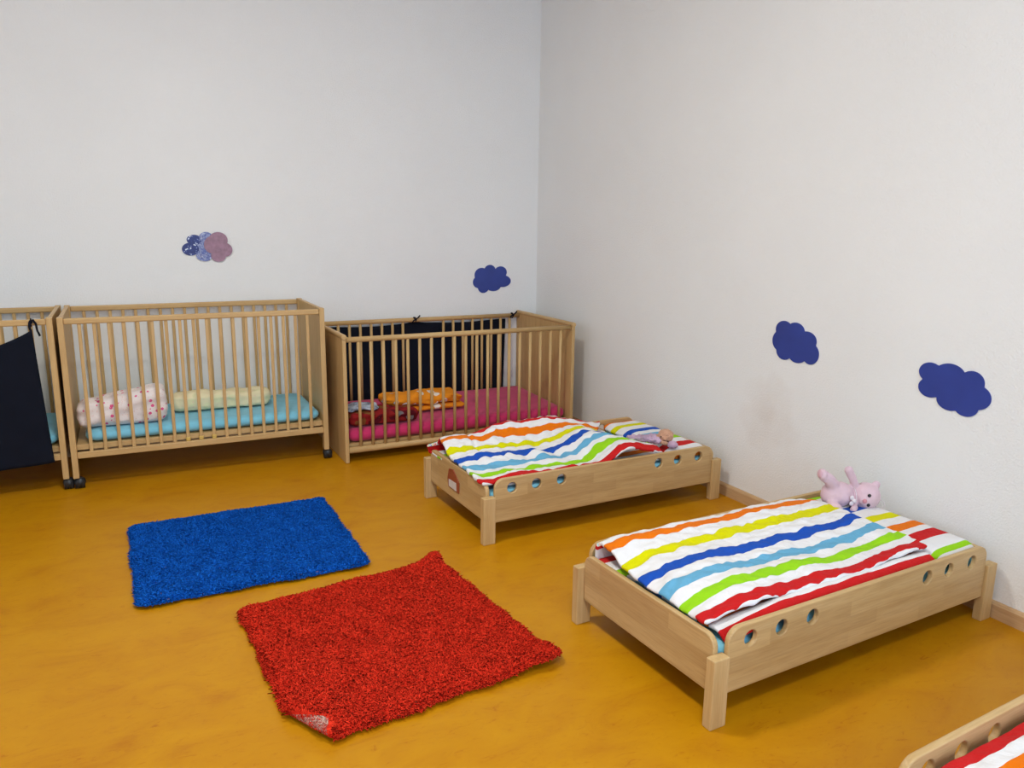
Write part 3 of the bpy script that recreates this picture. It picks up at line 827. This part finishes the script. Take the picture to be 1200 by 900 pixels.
# ------------------------------------------------------------------ shaggy rugs
def rug(name, label, corners, pile_c0, pile_c1, n_tuft, plen, prad, fold=None, lift=None, edge_amp=.006, seed=0, curl=.28):
    """corners: far-left, far-right, near-right, near-left (world xy)"""
    A, B_, C_, D_ = [np.array(c, float) for c in corners]
    r_ = np.random.default_rng(seed)
    ph = r_.uniform(0, 6.28, 8)
    base = .006
    def surf(u, v):
        # soften the four corners
        cu_, cv_ = 2 * u - 1, 2 * v - 1
        m_ = np.clip((np.abs(cu_) - .93) / .07, 0, 1) * np.clip((np.abs(cv_) - .93) / .07, 0, 1)
        cu_ = cu_ * (1 - .020 * m_); cv_ = cv_ * (1 - .020 * m_)
        u, v = (cu_ + 1) / 2, (cv_ + 1) / 2
        # u: left->right, v: far->near ; waviness on the borders
        P = (A[None] * ((1 - u) * (1 - v))[:, None] + B_[None] * (u * (1 - v))[:, None] + C_[None] * (u * v)[:, None] + D_[None] * ((1 - u) * v)[:, None])
        x = P[:, 0] + edge_amp * (np.sin(v * 9 + ph[0]) + .5 * np.sin(v * 23 + ph[1])) * (np.abs(u - .5) * 2) ** 3
        y = P[:, 1] + edge_amp * (np.sin(u * 8 + ph[2]) + .5 * np.sin(u * 21 + ph[3])) * (np.abs(v - .5) * 2) ** 3
        z = base + .002 * (np.sin(u * 14 + ph[4]) * np.sin(v * 11 + ph[5]) + 1)
        if lift is not None: x, y, z = lift(u, v, x, y, z)
        if fold is not None:
            p0, p1, rad = fold
            p0 = np.array(p0); p1 = np.array(p1); t = (p1 - p0) / np.linalg.norm(p1 - p0); n = np.array([t[1], -t[0]])
            if (D_ - p0) @ n < 0: n = -n
            d = (x - p0[0]) * n[0] + (y - p0[1]) * n[1]
            m = d > 0; dd = np.where(m, d, 0)
            ang = np.minimum(dd / rad, math.pi * .93)
            rest = np.maximum(dd - rad * math.pi * .93, 0)
            nd = rad * np.sin(ang) + rest * np.cos(math.pi * .93)
            nz = rad * (1 - np.cos(ang)) + rest * np.sin(math.pi * .93)
            x = np.where(m, x - n[0] * dd + n[0] * nd, x); y = np.where(m, y - n[1] * dd + n[1] * nd, y); z = np.where(m, z + nz, z)
        return np.stack([x, y, z], 1)
    root = thing(name, label, 'rug', (float(A[0] + C_[0]) / 2, float(A[1] + C_[1]) / 2, 0), 0, 'shaggy rugs on the floor')
    off = np.array([(A[0] + C_[0]) / 2, (A[1] + C_[1]) / 2, 0])
    # woven backing
    n = 90
    uu, vv = np.meshgrid(np.linspace(0, 1, n), np.linspace(0, 1, n)); P = surf(uu.ravel(), vv.ravel()) - off
    idx = np.arange(n * n).reshape(n, n)
    q = np.stack([idx[:-1, :-1], idx[1:, :-1], idx[1:, 1:], idx[:-1, 1:]], -1).reshape(-1, 4)
    me = bpy.data.meshes.new('backing'); me.from_pydata(P.tolist(), [], q.tolist())
    bk, nt, b = mat(name + '_backing', 0.95, 0.1)
    v = coords(nt); ch = N(nt, 'ShaderNodeTexVoronoi', Scale=260.0); nt.links.new(v, ch.inputs['Vector'])
    r = ramp(nt, ch.outputs['Distance'], [(0.2, (0.62, 0.50, 0.42)), (0.5, (0.42, 0.22, 0.17)), (0.7, (0.25, 0.10, 0.08))]); nt.links.new(r.outputs[0], b.inputs['Base Color'])
    bo = obj('backing', me, bk, root, smooth=True)
    bo['label'] = 'pale woven backing'
    s_ = bo.modifiers.new('t', 'SOLIDIFY'); s_.thickness = .003; s_.offset = -1 if False else 1
    # pile
    u = r_.uniform(0, 1, n_tuft); v_ = r_.uniform(0, 1, n_tuft)
    nb = n_tuft // 9; side = r_.integers(0, 4, nb); bb = r_.uniform(0, .012, nb)      # extra yarn along the borders
    u[:nb] = np.where(side == 0, bb, np.where(side == 1, 1 - bb, u[:nb])); v_[:nb] = np.where(side == 2, bb, np.where(side == 3, 1 - bb, v_[:nb]))
    e = 1e-3
    P0 = surf(u, v_); du = surf(np.minimum(u + e, 1), v_) - surf(np.maximum(u - e, 0), v_); dv = surf(u, np.minimum(v_ + e, 1)) - surf(u, np.maximum(v_ - e, 0))
    Nn = np.cross(dv, du); Nn /= np.linalg.norm(Nn, axis=1)[:, None] + 1e-12
    flip = (Nn[:, 2] < 0) & (P0[:, 2] < .012); Nn[flip] *= -1
    # lean field, coherent in clumps
    gx = np.sin(u * 31 + ph[6] + 2 * np.sin(v_ * 17)) + np.sin(v_ * 43 + 3 * np.sin(u * 13)); gy = np.sin(v_ * 37 + ph[7] + 2 * np.sin(u * 21)) + np.cos(u * 47 + 2 * np.sin(v_ * 9))
    T1 = du / (np.linalg.norm(du, axis=1)[:, None] + 1e-12); T2 = dv / (np.linalg.norm(dv, axis=1)[:, None] + 1e-12)
    lean = T1 * (gx * .28 + r_.normal(0, .55, n_tuft))[:, None] + T2 * (gy * .28 + .25 + r_.normal(0, .55, n_tuft))[:, None]
    # fibres near a border splay outwards
    eu = np.clip((np.abs(u - .5) - .47) / .03, 0, 1) * np.sign(u - .5); ev = np.clip((np.abs(v_ - .5) - .47) / .03, 0, 1) * np.sign(v_ - .5)
    lean += T1 * (eu * .7)[:, None] + T2 * (ev * .7)[:, None]
    Ln = plen * r_.uniform(.8, 1.12, n_tuft) * (1 - .45 * np.maximum(np.abs(eu), np.abs(ev)))
    segs = 4; rings = []
    ax1 = np.cross(Nn, lean + .01); ax1 /= np.linalg.norm(ax1, axis=1)[:, None] + 1e-12; ax2 = np.cross(Nn, ax1)
    p1 = r_.uniform(0, 6.28, n_tuft); edge = np.maximum(np.abs(eu), np.abs(ev))
    for k in range(segs + 1):
        t = k / segs
        c = P0 + Nn * (Ln * (t - .40 * t * t) * (1 - .45 * edge))[:, None] + lean * (Ln * (.15 * t + .60 * t * t))[:, None]
        c = c + ax1 * (Ln * curl * t * np.sin(p1 + 4.2 * t))[:, None] + ax2 * (Ln * curl * t * np.cos(p1 + 4.2 * t))[:, None]
        c[:, 2] = np.maximum(c[:, 2], .002)
        rings.append(c)
    rad = prad * r_.uniform(.8, 1.25, n_tuft)
    verts = np.zeros((n_tuft, (segs + 1) * 3, 3))
    for k in range(segs + 1):
        w = [.8, 1.0, 1.15, 1.1, .55][k]
        for j in range(3):
            a = 2 * math.pi * j / 3
            verts[:, k * 3 + j] = rings[k] + (ax1 * math.cos(a) + ax2 * math.sin(a)) * (rad * w)[:, None]
    nv = (segs + 1) * 3
    fq = []
    for k in range(segs):
        for j in range(3):
            l = (j + 1) % 3
            fq.append((k * 3 + j, k * 3 + l, (k + 1) * 3 + l, (k + 1) * 3 + j))
    fq = np.array(fq); F = (fq[None] + (np.arange(n_tuft) * nv)[:, None, None]).reshape(-1, 4)
    verts = verts.reshape(-1, 3) - off
    me = bpy.data.meshes.new('pile')
    me.vertices.add(len(verts)); me.vertices.foreach_set('co', verts.astype(np.float32).ravel())
    me.loops.add(F.size); me.loops.foreach_set('vertex_index', F.astype(np.int32).ravel())
    me.polygons.add(len(F)); me.polygons.foreach_set('loop_start', (np.arange(len(F)) * 4).astype(np.int32))
    me.polygons.foreach_set('use_smooth', np.ones(len(F), bool))
    me.update(calc_edges=True); me.validate()
    pm_, nt, b = mat(name + '_yarn', 0.95, 0.04)
    g = nt.nodes.new('ShaderNodeNewGeometry'); rr = ramp(nt, g.outputs['Random Per Island'], [(0, pile_c0), (1, pile_c1)]); nt.links.new(rr.outputs[0], b.inputs['Base Color'])
    po = obj('pile', me, pm_, root); po['kind'] = 'stuff'
    # closely tufted ground under the loose fibres
    return root
rug('rug', 'square bright blue shaggy rug lying flat on the floor', [(-2.632, -1.275), (-1.810, -1.262), (-1.812, -2.068), (-2.615, -2.068)],
    (.004, .080, .42), (.010, .155, .68), 52000, .019, .0029, seed=3, edge_amp=.0018, curl=.22)
def lift_red(u, v, x, y, z):
    # far right corner curls up; the near right corner is a soft hump
    k = np.clip(1 - np.hypot((1 - u) / .14, v / .09), 0, 1); z = z + .030 * k ** 1.2
    k = np.clip(1 - (1 - u) / .08, 0, 1) * np.clip(1 - v / .5, 0, 1); z = z + .012 * k ** 1.2
    k = np.clip(1 - np.hypot((1 - u) / .22, (1 - v) / .16), 0, 1); z = z + .016 * np.sin(k * math.pi * .6) ** 1.2
    k = np.clip(1 - np.abs(u - .80) / .20, 0, 1) * np.clip(1 - (1 - v) / .06, 0, 1); z = z + .006 * k
    return x, y, z
rug('rug', 'square red shaggy rug with one corner folded over showing its backing', [(-2.310, -2.228), (-1.572, -2.140), (-1.478, -2.955), (-2.262, -3.030)],
    (.62, .022, .010), (.80, .045, .018), 60000, .021, .0031, fold=((-2.303, -2.790), (-2.180, -3.025), .016), lift=lift_red, seed=5, edge_amp=.002, curl=.22)

# ------------------------------------------------------------------ pink teddy on the middle bed's pillow
def blend_body(name, shapes, m, parent, voxel=.0032, lumpy=0.0, lsize=.02):
    """several ellipsoids / tapered limbs fused into one continuous skin"""
    bm = bmesh.new()
    for s in shapes:
        if s[0] == 'e': ellipsoid(bm, s[1], s[2], s[3] if len(s) > 3 else None)
        else:
            pts, rs = s[1], s[2]
            for i in range(len(pts) - 1):
                a, b_ = Vector(pts[i]), Vector(pts[i + 1]); n_ = max(3, int((b_ - a).length / .006))
                for q in range(n_ + 1):
                    t = q / n_; ellipsoid(bm, a.lerp(b_, t), [rs[i] + (rs[i + 1] - rs[i]) * t] * 3, u=12, v=8)
    o = obj(name, bm, m, parent, smooth=True)
    r = o.modifiers.new('skin', 'REMESH'); r.mode = 'VOXEL'; r.voxel_size = voxel; r.use_smooth_shade = True
    s = o.modifiers.new('smooth', 'SMOOTH'); s.factor = .6; s.iterations = 5
    if lumpy:
        tx = bpy.data.textures.new(name + '_folds', 'CLOUDS'); tx.noise_scale = lsize
        d = o.modifiers.new('folds', 'DISPLACE'); d.texture = tx; d.strength = lumpy; d.mid_level = .5
    return o
tr_ = thing('teddy_bear', 'pale pink teddy bear lying on its side on the middle bed, one leg raised', 'stuffed toy', at(B2, 1.066, .483, .311), -.4631)
# local axes: x = picture right, y = away, z = up
blend_body('body', [
    ('e', (0, .0, .012), (.055, .044, .048)), ('e', (-.022, 0, .010), (.042, .042, .046)),
    ('e', (.100, -.004, .008), (.053, .046, .050)), ('e', (.086, -.034, .004), (.026, .018, .024)),
    ('l', [(-.020, -.008, .040), (-.045, -.016, .072), (-.070, -.020, .090)], [.024, .022, .021]), ('e', (-.076, -.024, .094), (.016, .024, .022)),
    ('l', [(-.030, -.02, -.012), (-.038, -.050, -.020), (-.026, -.066, -.020)], [.022, .019, .017]),
    ('l', [(.060, 0, .042), (.044, -.006, .076), (.026, -.008, .106)], [.0145, .0145, .0165]),
    ('l', [(.050, -.02, -.014), (.048, -.040, -.026), (.036, -.056, -.028)], [.013, .012, .012]),
    ('e', (.136, 0, .050), (.016, .010, .016)), ('e', (.128, 0, -.034), (.016, .010, .014)),
], plush, tr_, .0032, .004, .022)
for z in (.024, -.013):
    ex = obj('eye', ellipsoid(bmesh.new(), (.093, -.0485, z), (.0065, .005, .0065), u=14, v=10), button, tr_, smooth=True)
obj('nose', ellipsoid(bmesh.new(), (.077, -.051, .003), (.0085, .006, .009), u=14, v=10), nose_m, tr_, smooth=True)
obj('foot_pad', ellipsoid(bmesh.new(), (-.0860, -.026, .097), (.008, .018, .016), u=14, v=10), plush_pad, tr_, smooth=True)
bm = bmesh.new(); ellipsoid(bm, (.040, -.046, .002), (.008, .006, .008), u=10, v=8)
for sgn in (1, -1): ellipsoid(bm, (.032, -.044, .002 + sgn * .011), (.008, .004, .009), u=10, v=8)
tube(bm, [(.050, .04 * math.cos(a) - .002, .005 + .039 * math.sin(a)) for a in [2 * math.pi * i / 20 for i in range(21)]], .0012, 6)
obj('bow', bm, ribbon, tr_, smooth=True)
bm = bmesh.new(); tube(bm, [(.150, -.010, -.005), (.166, -.012, -.012), (.172, -.014, -.030), (.164, -.014, -.034), (.158, -.012, -.018)], .0012, 5)
obj('hanging_loop', bm, ribbon, tr_, smooth=True)

# ------------------------------------------------------------------ small doll on the other pillow
dl = thing('doll', 'small tan-headed doll in lilac clothes lying on the rumpled bed', 'doll', at(B1, .965, .150, .300), -.4631)
blend_body('body', [
    ('e', (.062, -.005, .016), (.037, .034, .033)), ('l', [(.0, 0, .002), (.030, 0, .006)], [.018, .016]),
    ('l', [(.030, -.03, -.005), (.040, -.055, -.006), (.055, -.050, -.010)], [.010, .009, .010]),
    ('e', (.052, -.034, .008), (.008, .007, .007)), ('e', (.076, .005, .036), (.008, .008, .007)),
], dollskin, dl, .0024, .009, .010)
blend_body('romper', [
    ('e', (.0, -.004, .000), (.030, .028, .024)), ('e', (-.045, 0, .002), (.040, .028, .018)), ('e', (-.088, .01, .002), (.034, .018, .010)),
    ('l', [(.005, -.02, .006), (.022, -.04, .000)], [.017, .015]),
], lilac, dl, .0024, .016, .016)
bm = bmesh.new(); ellipsoid(bm, (.088, -.050, -.016), (.026, .020, .018), u=16, v=12)
for v in bm.verts: v.co += Vector((fbm(v.co.x * 60, v.co.y * 60, 0) * .004, 0, fbm(v.co.y * 60, v.co.z * 60, 2) * .004))
obj('bonnet', bm, lilac, dl, smooth=True)
for p in ((.034, -.032, .018), (.062, -.060, .004)):
    obj('eye', ellipsoid(bmesh.new(), p, (.0035, .003, .003), u=10, v=8), button, dl, smooth=True)

# ------------------------------------------------------------------ LIGHT
w = bpy.data.worlds.new('sky'); scene.world = w; w.use_nodes = True
bg = w.node_tree.nodes['Background']; bg.inputs[0].default_value = (0.72, 0.82, 1.0, 1); bg.inputs[1].default_value = 1.0

def area(name, loc, rot, sx, sy, power, color):
    L = bpy.data.lights.new(name, 'AREA'); L.shape = 'RECTANGLE'; L.size = sx; L.size_y = sy; L.energy = power; L.color = color
    o = bpy.data.objects.new(name, L); link(o); o.location = loc; o.rotation_euler = rot
    return o
DAY = (0.50, 0.71, 1.0)
for a, b_, c, d in left_op:
    area('daylight_left_window', (RX - .32, (a + b_) / 2, (c + d) / 2), (0, -math.pi / 2, 0), d - c, b_ - a, 15, DAY)
for i, (a, b_, c, d) in enumerate(front_op):
    area('daylight_front_window', ((a + b_) / 2, RY - .32, (c + d) / 2), (math.pi / 2, 0, 0), b_ - a, d - c, (18, 84)[i], DAY)
# ceiling lamps: two shallow round fittings
lamp_em = bpy.data.materials.new('lamp_diffuser'); lamp_em.use_nodes = True
pb = lamp_em.node_tree.nodes['Principled BSDF']; pb.inputs['Emission Color'].default_value = (1.0, .93, .82, 1); pb.inputs['Emission Strength'].default_value = 3.0
for x, y in ((-2.4, -2.5), (-2.4, -4.9)):
    lt = thing('ceiling_lamp', 'shallow round ceiling lamp above the cribs' if y > -3 else 'shallow round ceiling lamp near the windows', 'lamp', (x, y, RH), 0, 'round ceiling lamps')
    bm = bmesh.new(); cyl(bm, (0, 0, -.05), (0, 0, 0), .24, 40); obj('housing', bm, white_frame, lt, bevel=.004)
    bm = bmesh.new(); cyl(bm, (0, 0, -.075), (0, 0, -.050), .20, 40, r2=.225); obj('diffuser', bm, lamp_em, lt)
    L = area('lamp_light', (x, y, RH - .09), (0, 0, 0), .4, .4, 47, (1.0, 1.0, .93))
    L.data.shape = 'DISK'

# ------------------------------------------------------------------ CAMERA
cd = bpy.data.cameras.new('camera'); cam = bpy.data.objects.new('camera', cd); link(cam)
R_ = Vector((0.895716, -0.444469, 0.011799)); U_ = Vector((0.079982, 0.187173, 0.979065)); F_ = Vector((0.437373, 0.876021, -0.203203))
M = Matrix((R_, U_, -F_)).transposed().to_4x4(); M.translation = Vector((-2.565816, -4.779034, 1.294356))
cam.matrix_world = M
cd.sensor_width = 36; cd.sensor_fit = 'HORIZONTAL'; cd.lens = 907.427 / 1200 * 36; cd.clip_start = .05
scene.camera = cam
vs = scene.view_settings; vs.view_transform = 'Standard'; vs.look = 'None'; vs.gamma = 1; vs.exposure = -0.2; vs.use_curve_mapping = False
scene.cycles.max_bounces = 10; scene.cycles.diffuse_bounces = 6
scene.cycles.use_denoising = True
